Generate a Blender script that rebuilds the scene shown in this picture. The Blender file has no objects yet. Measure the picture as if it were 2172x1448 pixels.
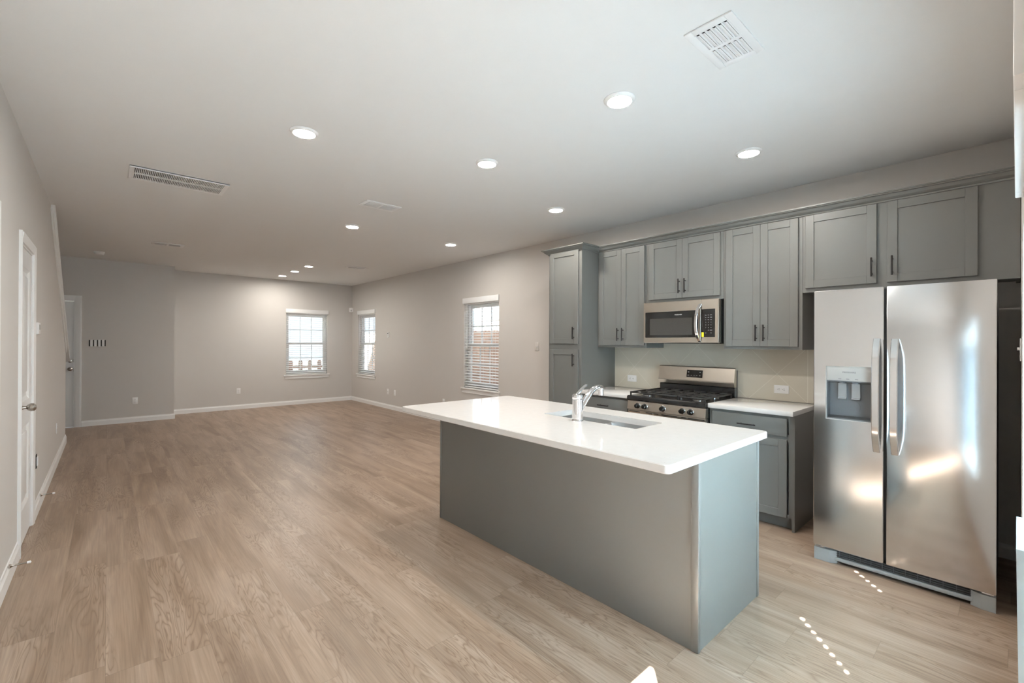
import bpy, bmesh, math, random
from mathutils import Vector, Matrix
random.seed(7)
SC = bpy.context.scene
COL = SC.collection
PI = math.pi

# ------------------------------------------------------------------ camera
R_ = Vector((0.66684617, 0.7451827, 0.00435091)); U_ = Vector((-0.00122674, -0.00474086, 0.99998801)); F_ = Vector((-0.74519439, 0.66684351, 0.00224728))
cd = bpy.data.cameras.new('camera'); cam = bpy.data.objects.new('camera', cd); COL.objects.link(cam)
cd.sensor_width = 36.0; cd.lens = 958.9 / 2172 * 36.0; cd.clip_start = 0.01; cd.clip_end = 200
cam.matrix_world = Matrix(((R_.x, U_.x, -F_.x, 0), (R_.y, U_.y, -F_.y, 0), (R_.z, U_.z, -F_.z, 1.40), (0, 0, 0, 1)))
SC.camera = cam

# ------------------------------------------------------------------ sky, sun, exposure
SC.view_settings.view_transform = 'Standard'; SC.view_settings.look = 'None'
SC.view_settings.gamma = 1.0; SC.view_settings.use_curve_mapping = False
SC.view_settings.exposure = 0.16
SC.cycles.use_light_tree = False
SKY, SUN, LAMP = 1.5, 300.0, 350.0
w = bpy.data.worlds.new('sky'); SC.world = w; w.use_nodes = True
bgn = w.node_tree.nodes['Background']; bgn.inputs[0].default_value = (0.74, 0.88, 1.0, 1); bgn.inputs[1].default_value = SKY
EL = math.radians(47.6); AZ = Vector((-0.65, 0.76, 0)).normalized()
SDIR = Vector((AZ.x * math.cos(EL), AZ.y * math.cos(EL), -math.sin(EL)))
sl = bpy.data.lights.new('sun', 'SUN'); sl.energy = SUN; sl.angle = 0.0093; sl.color = (0.93, 0.98, 1.0)
so = bpy.data.objects.new('sun', sl); COL.objects.link(so); so.rotation_euler = SDIR.to_track_quat('-Z', 'Y').to_euler(); so.location = (4, -5, 8)

# ------------------------------------------------------------------ materials
def mat(name, col, rough=0.5, metal=0.0, spec=0.5, noise=0.0, nscale=8.0, bump=0.0, bscale=60.0, stretch=None, emit=0.0, coat=0.0):
    m = bpy.data.materials.new(name); m.use_nodes = True
    nt = m.node_tree; b = nt.nodes['Principled BSDF']
    b.inputs['Base Color'].default_value = (*col, 1); b.inputs['Roughness'].default_value = rough
    b.inputs['Metallic'].default_value = metal; b.inputs['Specular IOR Level'].default_value = spec
    b.inputs['Coat Weight'].default_value = coat
    tc = nt.nodes.new('ShaderNodeTexCoord'); src = tc.outputs['Object']
    if stretch:
        mp = nt.nodes.new('ShaderNodeMapping'); mp.inputs['Scale'].default_value = stretch
        nt.links.new(src, mp.inputs[0]); src = mp.outputs[0]
    if noise > 0:
        n = nt.nodes.new('ShaderNodeTexNoise'); n.inputs['Scale'].default_value = nscale; n.inputs['Detail'].default_value = 4
        nt.links.new(src, n.inputs['Vector'])
        r = nt.nodes.new('ShaderNodeMix'); r.data_type = 'RGBA'
        r.inputs[6].default_value = (*[c * (1 - noise) for c in col], 1); r.inputs[7].default_value = (*[min(1, c * (1 + noise)) for c in col], 1)
        nt.links.new(n.outputs['Fac'], r.inputs[0]); nt.links.new(r.outputs[2], b.inputs['Base Color'])
    if bump > 0:
        n = nt.nodes.new('ShaderNodeTexNoise'); n.inputs['Scale'].default_value = bscale; n.inputs['Detail'].default_value = 3
        nt.links.new(src, n.inputs['Vector'])
        bp = nt.nodes.new('ShaderNodeBump'); bp.inputs['Strength'].default_value = bump; bp.inputs['Distance'].default_value = 0.002
        nt.links.new(n.outputs['Fac'], bp.inputs['Height']); nt.links.new(bp.outputs[0], b.inputs['Normal'])
    if emit > 0:
        b.inputs['Emission Color'].default_value = (1.0, 0.94, 0.86, 1); b.inputs['Emission Strength'].default_value = emit
    return m

def glass_mat():
    m = bpy.data.materials.new('window_glass'); m.use_nodes = True; nt = m.node_tree; nt.nodes.clear()
    o = nt.nodes.new('ShaderNodeOutputMaterial'); mx = nt.nodes.new('ShaderNodeMixShader')
    t = nt.nodes.new('ShaderNodeBsdfTransparent'); t.inputs[0].default_value = (0.97, 0.985, 0.98, 1)
    g = nt.nodes.new('ShaderNodeBsdfGlossy'); g.inputs['Roughness'].default_value = 0.02
    lw = nt.nodes.new('ShaderNodeLayerWeight'); lw.inputs[0].default_value = 0.5
    pw = mth(nt, 'ADD', mth(nt, 'MULTIPLY', mth(nt, 'POWER', lw.outputs['Facing'], 5.0), 0.6), 0.03)
    nt.links.new(pw, mx.inputs[0]); nt.links.new(t.outputs[0], mx.inputs[1]); nt.links.new(g.outputs[0], mx.inputs[2]); nt.links.new(mx.outputs[0], o.inputs[0])
    return m

def node(nt, t, **k):
    n = nt.nodes.new(t)
    for a, v in k.items(): setattr(n, a, v)
    return n

def mth(nt, op, a, b=None):
    n = node(nt, 'ShaderNodeMath', operation=op)
    for i, v in enumerate((a, b)):
        if v is None: continue
        if isinstance(v, (int, float)): n.inputs[i].default_value = v
        else: nt.links.new(v, n.inputs[i])
    return n.outputs[0]

def ramp(nt, fac, stops):
    n = node(nt, 'ShaderNodeValToRGB'); e = n.color_ramp.elements
    while len(e) < len(stops): e.new(0.5)
    for el, (p, c) in zip(e, stops): el.position = p; el.color = (*c, 1)
    nt.links.new(fac, n.inputs[0]); return n.outputs[0]

def mixc(nt, fac, a, b, blend='MIX'):
    n = node(nt, 'ShaderNodeMix', data_type='RGBA', blend_type=blend)
    for i, v in ((0, fac), (6, a), (7, b)):
        if isinstance(v, (int, float)): n.inputs[i].default_value = v
        elif isinstance(v, tuple): n.inputs[i].default_value = (*v, 1)
        else: nt.links.new(v, n.inputs[i])
    return n.outputs[2]

def floor_mat():
    m = bpy.data.materials.new('vinyl_planks'); m.use_nodes = True; nt = m.node_tree; b = nt.nodes['Principled BSDF']
    tc = node(nt, 'ShaderNodeTexCoord'); sp = node(nt, 'ShaderNodeSeparateXYZ'); nt.links.new(tc.outputs['Object'], sp.inputs[0])
    x, y = sp.outputs[0], sp.outputs[1]
    yr = mth(nt, 'DIVIDE', y, 0.182); row = mth(nt, 'FLOOR', yr); fy = mth(nt, 'FRACT', yr)
    wn = node(nt, 'ShaderNodeTexWhiteNoise', noise_dimensions='1D'); nt.links.new(row, wn.inputs['W'])
    xr = mth(nt, 'ADD', mth(nt, 'DIVIDE', x, 1.22), mth(nt, 'MULTIPLY', wn.outputs['Value'], 7.0)); cl = mth(nt, 'FLOOR', xr); fx = mth(nt, 'FRACT', xr)
    cv = node(nt, 'ShaderNodeCombineXYZ'); nt.links.new(row, cv.inputs[0]); nt.links.new(cl, cv.inputs[1])
    wp = node(nt, 'ShaderNodeTexWhiteNoise', noise_dimensions='2D'); nt.links.new(cv.outputs[0], wp.inputs['Vector'])
    rnd = wp.outputs['Value']
    off = mth(nt, 'MULTIPLY', rnd, 40.0)
    def stretched(sx, sy, scale, detail, dist=0.0):
        v = node(nt, 'ShaderNodeCombineXYZ')
        nt.links.new(mth(nt, 'ADD', mth(nt, 'MULTIPLY', x, sx), off), v.inputs[0]); nt.links.new(mth(nt, 'ADD', mth(nt, 'MULTIPLY', y, sy), off), v.inputs[1])
        n = node(nt, 'ShaderNodeTexNoise'); n.inputs['Scale'].default_value = scale; n.inputs['Detail'].default_value = detail; n.inputs['Distortion'].default_value = dist
        nt.links.new(v.outputs[0], n.inputs['Vector']); return n.outputs['Fac']
    big = stretched(0.55, 5.0, 1.6, 3, 0.6)
    fine = stretched(1.6, 60.0, 2.0, 5, 0.3)
    rings = mth(nt, 'FRACT', mth(nt, 'MULTIPLY', stretched(0.9, 7.5, 1.2, 3, 0.5), 19.0))
    ringl = mth(nt, 'POWER', mth(nt, 'ABSOLUTE', mth(nt, 'SUBTRACT', mth(nt, 'MULTIPLY', rings, 2.0), 1.0)), 3.0)
    base = ramp(nt, big, [(0.25, FLOOR_D), (0.5, FLOOR_M), (0.75, FLOOR_L)])
    base = mixc(nt, mth(nt, 'MULTIPLY', rnd, 0.30), base, FLOOR_P)
    base = mixc(nt, 0.55, base, ramp(nt, fine, [(0.3, (0.36, 0.35, 0.34)), (0.7, (0.64, 0.64, 0.64))]), 'OVERLAY')
    mask = ramp(nt, stretched(0.5, 3.0, 1.0, 2, 0.2), [(0.44, (0, 0, 0)), (0.56, (1, 1, 1))])
    base = mixc(nt, mth(nt, 'MULTIPLY', mth(nt, 'MULTIPLY', ringl, mask), 0.80), base, FLOOR_D)
    kn = node(nt, 'ShaderNodeTexVoronoi', feature='F1'); kv = node(nt, 'ShaderNodeCombineXYZ')
    nt.links.new(mth(nt, 'MULTIPLY', x, 1.5), kv.inputs[0]); nt.links.new(mth(nt, 'MULTIPLY', y, 3.6), kv.inputs[1]); nt.links.new(kv.outputs[0], kn.inputs['Vector']); kn.inputs['Scale'].default_value = 0.85
    kmask = ramp(nt, kn.outputs['Distance'], [(0.02, (1, 1, 1)), (0.07, (0, 0, 0))])
    base = mixc(nt, mth(nt, 'MULTIPLY', kmask, 0.55), base, FLOOR_D)
    ey = mth(nt, 'MINIMUM', fy, mth(nt, 'SUBTRACT', 1.0, fy)); ex = mth(nt, 'MINIMUM', fx, mth(nt, 'SUBTRACT', 1.0, fx))
    sy_ = mth(nt, 'LESS_THAN', ey, 0.006); sx_ = mth(nt, 'LESS_THAN', ex, 0.0012); seam = mth(nt, 'MAXIMUM', sy_, sx_)
    base = mixc(nt, mth(nt, 'MULTIPLY', seam, 0.28), base, (0.10, 0.07, 0.05))
    nt.links.new(base, b.inputs['Base Color'])
    rr = mth(nt, 'ADD', mth(nt, 'MULTIPLY', fine, 0.16), 0.30); nt.links.new(rr, b.inputs['Roughness'])
    b.inputs['Specular IOR Level'].default_value = 0.42
    bp = node(nt, 'ShaderNodeBump'); bp.inputs['Strength'].default_value = 0.12; bp.inputs['Distance'].default_value = 0.001
    nt.links.new(fine, bp.inputs['Height']); nt.links.new(bp.outputs[0], b.inputs['Normal'])
    return m
FLOOR_D, FLOOR_M, FLOOR_L, FLOOR_P = (0.185, 0.122, 0.080), (0.315, 0.226, 0.163), (0.425, 0.328, 0.258), (0.425, 0.328, 0.258)

def tile_mat():
    m = bpy.data.materials.new('diagonal_tile'); m.use_nodes = True; nt = m.node_tree; b = nt.nodes['Principled BSDF']
    g = node(nt, 'ShaderNodeNewGeometry'); sp = node(nt, 'ShaderNodeSeparateXYZ'); nt.links.new(g.outputs['Position'], sp.inputs[0])
    x, z = sp.outputs[0], sp.outputs[2]
    def lines(v, o):
        f = mth(nt, 'FRACT', mth(nt, 'DIVIDE', mth(nt, 'ADD', v, o), 0.482)); return mth(nt, 'MINIMUM', f, mth(nt, 'SUBTRACT', 1.0, f))
    a = lines(mth(nt, 'SUBTRACT', x, z), 3.988 + 0.482 * 10); c = lines(mth(nt, 'ADD', x, z), 1.24 + 0.482 * 10)
    e = mth(nt, 'LESS_THAN', mth(nt, 'MINIMUM', a, c), 0.0045)
    ex = mth(nt, 'LESS_THAN', mth(nt, 'ABSOLUTE', mth(nt, 'ADD', x, 1.175)), 0.0022)
    side = mth(nt, 'GREATER_THAN', x, -1.175)
    e = mth(nt, 'MULTIPLY', e, mth(nt, 'SUBTRACT', 1.0, side)); e = mth(nt, 'MAXIMUM', e, ex)
    n = node(nt, 'ShaderNodeTexNoise'); n.inputs['Scale'].default_value = 5.0; nt.links.new(g.outputs['Position'], n.inputs['Vector'])
    base = mixc(nt, n.outputs['Fac'], (0.60, 0.55, 0.455), (0.65, 0.60, 0.505))
    base = mixc(nt, e, base, (0.75, 0.71, 0.62)); nt.links.new(base, b.inputs['Base Color'])
    b.inputs['Roughness'].default_value = 0.45
    return m

def quartz_mat():
    m = bpy.data.materials.new('white_quartz'); m.use_nodes = True; nt = m.node_tree; b = nt.nodes['Principled BSDF']
    tc = node(nt, 'ShaderNodeTexCoord')
    v = node(nt, 'ShaderNodeTexVoronoi'); v.inputs['Scale'].default_value = 90; nt.links.new(tc.outputs['Object'], v.inputs['Vector'])
    n = node(nt, 'ShaderNodeTexNoise'); n.inputs['Scale'].default_value = 25; n.inputs['Detail'].default_value = 4; nt.links.new(tc.outputs['Object'], n.inputs['Vector'])
    s = ramp(nt, v.outputs['Distance'], [(0.10, (1, 1, 1)), (0.16, (0, 0, 0))])
    k = mth(nt, 'MULTIPLY', s, mth(nt, 'GREATER_THAN', n.outputs['Fac'], 0.62))
    base = mixc(nt, n.outputs['Fac'], (0.70, 0.69, 0.675), (0.77, 0.76, 0.745)); base = mixc(nt, k, base, (0.40, 0.36, 0.32))
    nt.links.new(base, b.inputs['Base Color']); b.inputs['Roughness'].default_value = 0.07; b.inputs['Specular IOR Level'].default_value = 0.5
    return m

M_WALL = mat('wall_paint', (0.62, 0.59, 0.56), 0.6, noise=0.012, bump=0.06, bscale=180)
M_CEIL = mat('ceiling_paint', (0.80, 0.795, 0.785), 0.75, noise=0.012, bump=0.08, bscale=150)
M_TRIM = mat('white_trim', (0.86, 0.855, 0.845), 0.35, noise=0.01)
M_DOORW = mat('white_door', (0.86, 0.86, 0.855), 0.3, noise=0.01)
M_FLOOR = floor_mat(); M_TILE = tile_mat(); M_QUARTZ = quartz_mat(); M_GLASS = glass_mat()
M_CAB = mat('grey_cabinet', (0.158, 0.158, 0.148), 0.36, noise=0.03, nscale=3)
M_CABIN = mat('cabinet_inside', (0.50, 0.40, 0.28), 0.6, noise=0.05)
M_BLACK = mat('black_handle', (0.018, 0.016, 0.015), 0.4, metal=0.4, noise=0.1)
M_STEEL = mat('brushed_steel', (0.74, 0.745, 0.75), 0.17, metal=1.0, noise=0.025, nscale=30, stretch=(0.6, 1, 22))
M_STEELW = mat('range_steel', (0.60, 0.555, 0.49), 0.28, metal=1.0, noise=0.04, nscale=30, stretch=(0.6, 1, 22))
M_SINK = mat('sink_steel', (0.78, 0.78, 0.78), 0.36, metal=1.0, noise=0.04, nscale=40)
M_CHROME = mat('chrome', (0.86, 0.86, 0.87), 0.06, metal=1.0, noise=0.01)
M_NICKEL = mat('satin_nickel', (0.40, 0.37, 0.34), 0.25, metal=1.0, noise=0.02)
M_DARK = mat('black_enamel', (0.014, 0.014, 0.014), 0.22, noise=0.1)
M_IRON = mat('cast_iron', (0.022, 0.021, 0.02), 0.5, noise=0.2, nscale=60, bump=0.15, bscale=200)
M_BGLASS = mat('black_glass', (0.012, 0.011, 0.010), 0.06, noise=0.05)
M_MESHW = mat('microwave_mesh', (0.050, 0.046, 0.041), 0.2, noise=0.15, nscale=120)
M_FRSIDE = mat('fridge_side', (0.17, 0.17, 0.175), 0.5, noise=0.06, bump=0.05)
M_FRBODY = mat('fridge_body', (0.36, 0.36, 0.37), 0.5, noise=0.04, bump=0.05)
M_GREY = mat('grey_plastic', (0.36, 0.38, 0.38), 0.4, noise=0.03)
M_DGREY = mat('dark_grey_plastic', (0.10, 0.105, 0.11), 0.25, noise=0.05)
M_LGREY = mat('light_grey_plastic', (0.40, 0.39, 0.37), 0.35, noise=0.02)
M_PADDLE = mat('grey_paddle', (0.22, 0.22, 0.22), 0.2, noise=0.03)
M_WHITE = mat('white_plastic', (0.87, 0.865, 0.86), 0.35, noise=0.01)
M_BLIND = mat('white_blind', (0.88, 0.88, 0.88), 0.4, noise=0.01)
def thin_blind_mat():
    m = bpy.data.materials.new('thin_white_blind'); m.use_nodes = True; nt = m.node_tree; nt.nodes.clear()
    o = node(nt, 'ShaderNodeOutputMaterial'); mx = node(nt, 'ShaderNodeMixShader'); mx.inputs[0].default_value = 0.88
    d = node(nt, 'ShaderNodeBsdfDiffuse'); d.inputs[0].default_value = (0.80, 0.80, 0.80, 1); t = node(nt, 'ShaderNodeBsdfTranslucent'); t.inputs[0].default_value = (0.78, 0.90, 0.97, 1)  # translucence tinted blue so the sunlit blind throws cooler light indoors
    nt.links.new(d.outputs[0], mx.inputs[1]); nt.links.new(t.outputs[0], mx.inputs[2]); nt.links.new(mx.outputs[0], o.inputs[0]); return m
M_BLINDT = thin_blind_mat()
M_WTEXT = mat('white_print', (0.85, 0.85, 0.85), 0.5, noise=0.01)
M_DTEXT = mat('dark_print', (0.07, 0.07, 0.075), 0.5, noise=0.01)
M_YELLOW = mat('yellow_sticker', (0.85, 0.72, 0.03), 0.5, noise=0.03)
M_LED = mat('lit_diffuser', (0.9, 0.88, 0.84), 0.5, noise=0.01, emit=LAMP)
M_SHADOWBOX = mat('slot_shade', (0.022, 0.021, 0.02), 0.8, noise=0.1)  # near-black painted in for the shade inside slots, gaps and openings
M_PALE = mat('pale_blue_grey', (0.50, 0.56, 0.57), 0.35, noise=0.03)
M_WOOD = mat('fence_wood', (0.46, 0.30, 0.235), 0.8, noise=0.2, nscale=3, stretch=(6, 6, 0.6))
M_PICKET = mat('picket_wood', (0.42, 0.27, 0.22), 0.8, noise=0.15, nscale=3)
M_GROUND = mat('concrete', (0.55, 0.54, 0.52), 0.8, noise=0.1, nscale=1)
M_LAWN = mat('dry_lawn', (0.055, 0.055, 0.04), 0.9, noise=0.2, nscale=4)
M_SIDING = mat('white_siding', (0.72, 0.72, 0.72), 0.6, noise=0.03)
M_CAR = mat('white_car_paint', (0.75, 0.75, 0.76), 0.25, noise=0.01)
M_TYRE = mat('tyre_rubber', (0.02, 0.02, 0.02), 0.8, noise=0.1)
M_CARGL = mat('car_glass', (0.16, 0.20, 0.26), 0.1, noise=0.05)

# ------------------------------------------------------------------ object helpers
def setp(o, label=None, cat=None, group=None, kind=None):
    if label: o['label'] = label
    if cat: o['category'] = cat
    if group: o['group'] = group
    if kind: o['kind'] = kind
    return o

def thing(name, label, cat, loc=(0, 0, 0), rz=0.0, group=None, kind=None):
    o = bpy.data.objects.new(name, None); COL.objects.link(o); o.empty_display_size = 0.1
    o.location = loc; o.rotation_euler = (0, 0, rz)
    return setp(o, label, cat, group, kind)

class B:
    """collects shapes; build() links them as one mesh. off is subtracted from all points (a thing's base)."""
    def __init__(s, root=None):
        s.bm = bmesh.new(); s.off = Vector(root.location) if root is not None else Vector((0, 0, 0)); s.smooth = False
    def v(s, p): return s.bm.verts.new(Vector(p) - s.off)
    def box(s, x0, x1, y0, y1, z0, z1, bev=0.0, seg=2):
        x0, x1 = min(x0, x1), max(x0, x1); y0, y1 = min(y0, y1), max(y0, y1); z0, z1 = min(z0, z1), max(z0, z1)
        vs = [s.v((x, y, z)) for x in (x0, x1) for y in (y0, y1) for z in (z0, z1)]
        fs = [s.bm.faces.new([vs[i] for i in q]) for q in ((0, 1, 3, 2), (4, 6, 7, 5), (0, 4, 5, 1), (2, 3, 7, 6), (0, 2, 6, 4), (1, 5, 7, 3))]
        if bev > 0:
            es = list({e for f in fs for e in f.edges})
            bmesh.ops.bevel(s.bm, geom=es, offset=bev, segments=seg, profile=0.5, affect='EDGES'); s.smooth = True
        return s
    def prism(s, pts, axis, a0, a1):
        """pts: 2D profile in the two other axes in order (x:(y,z) y:(x,z) z:(x,y))"""
        def p3(p, a): return {'x': (a, p[0], p[1]), 'y': (p[0], a, p[1]), 'z': (p[0], p[1], a)}[axis]
        A = [s.v(p3(p, a0)) for p in pts]; C = [s.v(p3(p, a1)) for p in pts]; n = len(pts)
        s.bm.faces.new(A[::-1]); s.bm.faces.new(C)
        for i in range(n): s.bm.faces.new((A[i], A[(i + 1) % n], C[(i + 1) % n], C[i]))
        return s
    def lathe(s, prof, c, axis='z', n=32, flip=False):
        """prof: (radius, height) along axis from c"""
        rings = []
        for r, h in prof:
            ring = []
            for k in range(n):
                a = 2 * PI * k / n; ca, sa = r * math.cos(a), r * math.sin(a)
                d = {'z': (ca, sa, h), 'y': (ca, h, sa), 'x': (h, ca, sa)}[axis]
                ring.append(s.v((c[0] + d[0], c[1] + d[1], c[2] + d[2])))
            rings.append(ring)
        for a, b in zip(rings, rings[1:]):
            for k in range(n): s.bm.faces.new((a[k], a[(k + 1) % n], b[(k + 1) % n], b[k]))
        s.bm.faces.new(rings[0][::-1]); s.bm.faces.new(rings[-1]); s.smooth = True
        return s
    def cyl(s, p0, p1, r, n=16, r2=None):
        return s.tube([p0, p1], r if r2 is None else [r, r2], n)
    def tube(s, pts, r, n=12, flat=1.0, side=None):
        pts = [Vector(p) for p in pts]; rings = []
        rs = r if isinstance(r, (list, tuple)) else [r] * len(pts)
        for i, p in enumerate(pts):
            d = (pts[min(i + 1, len(pts) - 1)] - pts[max(i - 1, 0)]).normalized()
            ref = Vector(side) if side else (Vector((0, 0, 1)) if abs(d.z) < 0.9 else Vector((1, 0, 0)))
            u = (ref - d * ref.dot(d)).normalized(); w_ = d.cross(u)
            rings.append([s.v(p + u * (rs[i] * math.cos(2 * PI * k / n)) + w_ * (rs[i] * flat * math.sin(2 * PI * k / n))) for k in range(n)])
        for a, b in zip(rings, rings[1:]):
            for k in range(n): s.bm.faces.new((a[k], a[(k + 1) % n], b[(k + 1) % n], b[k]))
        s.bm.faces.new(rings[0][::-1]); s.bm.faces.new(rings[-1]); s.smooth = True
        return s
    def strip(s, pts, half, thick, side):
        """bent flat bar: pts centre line, half width along side vector, thick across"""
        pts = [Vector(p) for p in pts]; sd = Vector(side); rings = []
        for i, p in enumerate(pts):
            d = (pts[min(i + 1, len(pts) - 1)] - pts[max(i - 1, 0)]).normalized(); nrm = d.cross(sd).normalized()
            c = [(-1, -.6), (-.8, -1), (.8, -1), (1, -.6), (1, .6), (.8, 1), (-.8, 1), (-1, .6)]
            rings.append([s.v(p + sd * (a * half) + nrm * (b * thick / 2)) for a, b in c])
        for a, b in zip(rings, rings[1:]):
            for k in range(8): s.bm.faces.new((a[k], a[(k + 1) % 8], b[(k + 1) % 8], b[k]))
        s.bm.faces.new(rings[0][::-1]); s.bm.faces.new(rings[-1]); s.smooth = True
        return s
    def slab_with_hole(s, outer, ro, inner, ri, z0, z1, e=0.004, n=6):
        def rr(x0, x1, y0, y1, r):
            out = []
            for cx, cy, a0 in ((x1 - r, y1 - r, 0), (x0 + r, y1 - r, PI / 2), (x0 + r, y0 + r, PI), (x1 - r, y0 + r, 1.5 * PI)):
                for k in range(n + 1):
                    a = a0 + PI / 2 * k / n; out.append((cx + r * math.cos(a), cy + r * math.sin(a)))
            return out
        def ins(b, d): return (b[0] + d, b[1] - d, b[2] + d, b[3] - d)
        loops = [(rr(*ins(outer, e), ro), z0), (rr(*outer, ro + e), z0 + e), (rr(*outer, ro + e), z1 - e), (rr(*ins(outer, e), ro), z1), (rr(*inner, ri), z1), (rr(*inner, ri), z0)]
        L = [[s.v((x, y, z)) for x, y in l] for l, z in loops]; m = len(L[0])
        for a, b in zip(L, L[1:] + L[:1]):
            for k in range(m): s.bm.faces.new((a[k], a[(k + 1) % m], b[(k + 1) % m], b[k]))
        s.smooth = True; return s
    def build(s, name, m, parent=None, label=None):
        bmesh.ops.recalc_face_normals(s.bm, faces=s.bm.faces[:])
        me = bpy.data.meshes.new(name); s.bm.to_mesh(me); s.bm.free()
        if s.smooth:
            me.shade_smooth(); me.set_sharp_from_angle(angle=math.radians(35))
        me.materials.append(m)
        o = bpy.data.objects.new(name, me); COL.objects.link(o)
        if parent is not None: o.parent = parent
        if label: o['label'] = label
        return o

def frame_xz(root, outer, ro, inner, ri, yf, yb):
    b = B(); b.slab_with_hole((outer[0], outer[1], outer[2], outer[3]), ro, inner, ri, -yb, -yf)
    for v_ in b.bm.verts: v_.co = Vector((v_.co.x, -v_.co.z, v_.co.y)) - Vector(root.location)
    return b
def one(name, b, m, label, cat, group=None):
    return setp(b.build(name, m), label, cat, group)
def struct(name, b, m, parent=None):
    o = b.build(name, m, parent)
    if parent is None: o['kind'] = 'structure'
    return o
def sroot(name, loc, rz=0.0):
    o = bpy.data.objects.new(name, None); COL.objects.link(o); o.location = loc; o.rotation_euler = (0, 0, rz); o['kind'] = 'structure'; return o
def dup(root, loc, rz=None, label=None):
    r = root.copy(); COL.objects.link(r); r.location = loc
    if rz is not None: r.rotation_euler = (0, 0, rz)
    if label: r['label'] = label
    for ch in list(root.children):
        c = ch.copy(); COL.objects.link(c); c.parent = r
        for g in list(ch.children):
            d = g.copy(); COL.objects.link(d); d.parent = c
    return r
def text(name, items, m, parent, root, depth=0.0004):
    """items: (string, centre, size); lettering facing -Y, one mesh"""
    bm = bmesh.new(); off = Vector(root.location)
    for s, c, size in items:
        cu = bpy.data.curves.new('lettering', 'FONT'); cu.body = s; cu.size = size; cu.align_x = 'CENTER'; cu.align_y = 'CENTER'; cu.extrude = depth
        cu.resolution_u = 3
        t = bpy.data.objects.new('lettering', cu); COL.objects.link(t); bpy.context.view_layer.update()
        me = bpy.data.meshes.new_from_object(t.evaluated_get(bpy.context.evaluated_depsgraph_get()))
        me.transform(Matrix.Translation(Vector(c) - off) @ Matrix.Rotation(PI / 2, 4, 'X')); bm.from_mesh(me)
        bpy.data.objects.remove(t); bpy.data.curves.remove(cu); bpy.data.meshes.remove(me)
    me = bpy.data.meshes.new(name); bm.to_mesh(me); bm.free(); me.materials.append(m)
    o = bpy.data.objects.new(name, me); COL.objects.link(o); o.parent = parent; return o

def wall_boxes(b, axis, a0, a1, t0, t1, zt, holes):
    """wall running along axis from a0 to a1, thickness t0..t1, holes (h0,h1,z0,z1)"""
    def bx(u0, u1, z0, z1):
        if u1 - u0 < 1e-5 or z1 - z0 < 1e-5: return
        if axis == 'x': b.box(u0, u1, t0, t1, z0, z1)
        else: b.box(t0, t1, u0, u1, z0, z1)
    cuts = sorted({a0, a1, *[h for hh in holes for h in hh[:2]]})
    for u0, u1 in zip(cuts, cuts[1:]):
        mid = (u0 + u1) / 2; zs = sorted((h[2], h[3]) for h in holes if h[0] < mid < h[1]); z = 0.0
        for z0, z1 in zs: bx(u0, u1, z, z0); z = z1
        bx(u0, u1, z, zt)
    return b

# ------------------------------------------------------------------ the room
H = 2.75; YK = 4.40; YL = -0.425; XF = -10.72; XS = -10.15; XB = 0.015; XO = 0.33
struct('floor', B().box(XF - .15, XO, -1.62, YK + .15, -0.12, 0), M_FLOOR)
struct('ceiling', B().box(XF - .15, XO, -1.62, YK + .15, H, 5.6), M_CEIL)  # slab carried up as an unseen upper storey to shade the side yard
WZ0, WZ1 = 0.66, 2.045
W1 = (2.928, 3.822); W2 = (-10.352, -9.447); W3 = (-6.112, -5.218)
struct('wall_right', wall_boxes(B(), 'x', XF - .15, XO, YK, YK + .15, H, [(*W2, WZ0, WZ1), (*W3, WZ0, WZ1)]), M_WALL)
struct('wall_far', wall_boxes(B(), 'y', 0.78, YK, XF - .15, XF, H, [(*W1, WZ0, WZ1)]), M_WALL)
b = wall_boxes(B(), 'y', -1.5, 0.90, XS - .12, XS, H, [(-1.31, -0.392, 0, 2.05)]); b.box(XF, XS - .12, 0.78, 0.90, 0, H)
struct('wall_entry', b, M_WALL)
b = wall_boxes(B(), 'x', -6.40, XO, YL - .12, YL, H, [(-3.41, -2.60, 0, 2.05), (-4.97, -4.32, 0, 2.05)])
b.prism([(-8.68, 0), (-6.40, 0), (-6.40, H), (-8.68, 1.29)], 'y', YL - .12, YL)
struct('wall_left', b, M_WALL)
struct('wall_stair', B().box(XS - .12, -6.0, -1.62, -1.5, 0, H), M_WALL)
struct('wall_closet', B().box(-6.0, -5.9, -1.62, YL - .12, 0, H).box(-6.0, XO, -1.62, -1.5, 0, H), M_WALL)
DOORY = (-0.16, 0.508)
struct('wall_back', wall_boxes(B(), 'y', YL - .12, YK, XB, XO, H, [(DOORY[0], DOORY[1] + .004, 0, 2.32), (1.20, 2.01, 1.90, 2.55), (1.30, 2.70, 0.43, 1.82)]), M_WALL)

# baseboards
def bb(b, axis, a0, a1, face, sgn, h=0.095, t=0.014):
    p = [(face, 0), (face + sgn * t, 0), (face + sgn * t, h * .72), (face + sgn * t * .55, h * .86), (face + sgn * t * .5, h), (face, h)]
    return b.prism(p, axis, a0, a1)
struct('baseboard_right', bb(B(), 'x', XF, -3.61, YK, -1).build if False else bb(bb(B(), 'x', XF, -3.605, YK, -1), 'x', -1.08, XB, YK, -1), M_TRIM)
struct('baseboard_far', bb(B(), 'y', 0.90, YK - .014, XF, 1), M_TRIM)
struct('baseboard_entry', bb(bb(B(), 'y', -0.31, 0.914, XS, 1), 'x', XF + .014, XS, 0.90, 1), M_TRIM)
b = B()
for a0, a1 in ((-2.53, -0.02), (-4.255, -3.475), (-8.69, -5.035)): bb(b, 'x', a0, a1, YL, 1, h=0.115)
struct('baseboard_left', b, M_TRIM)
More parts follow.
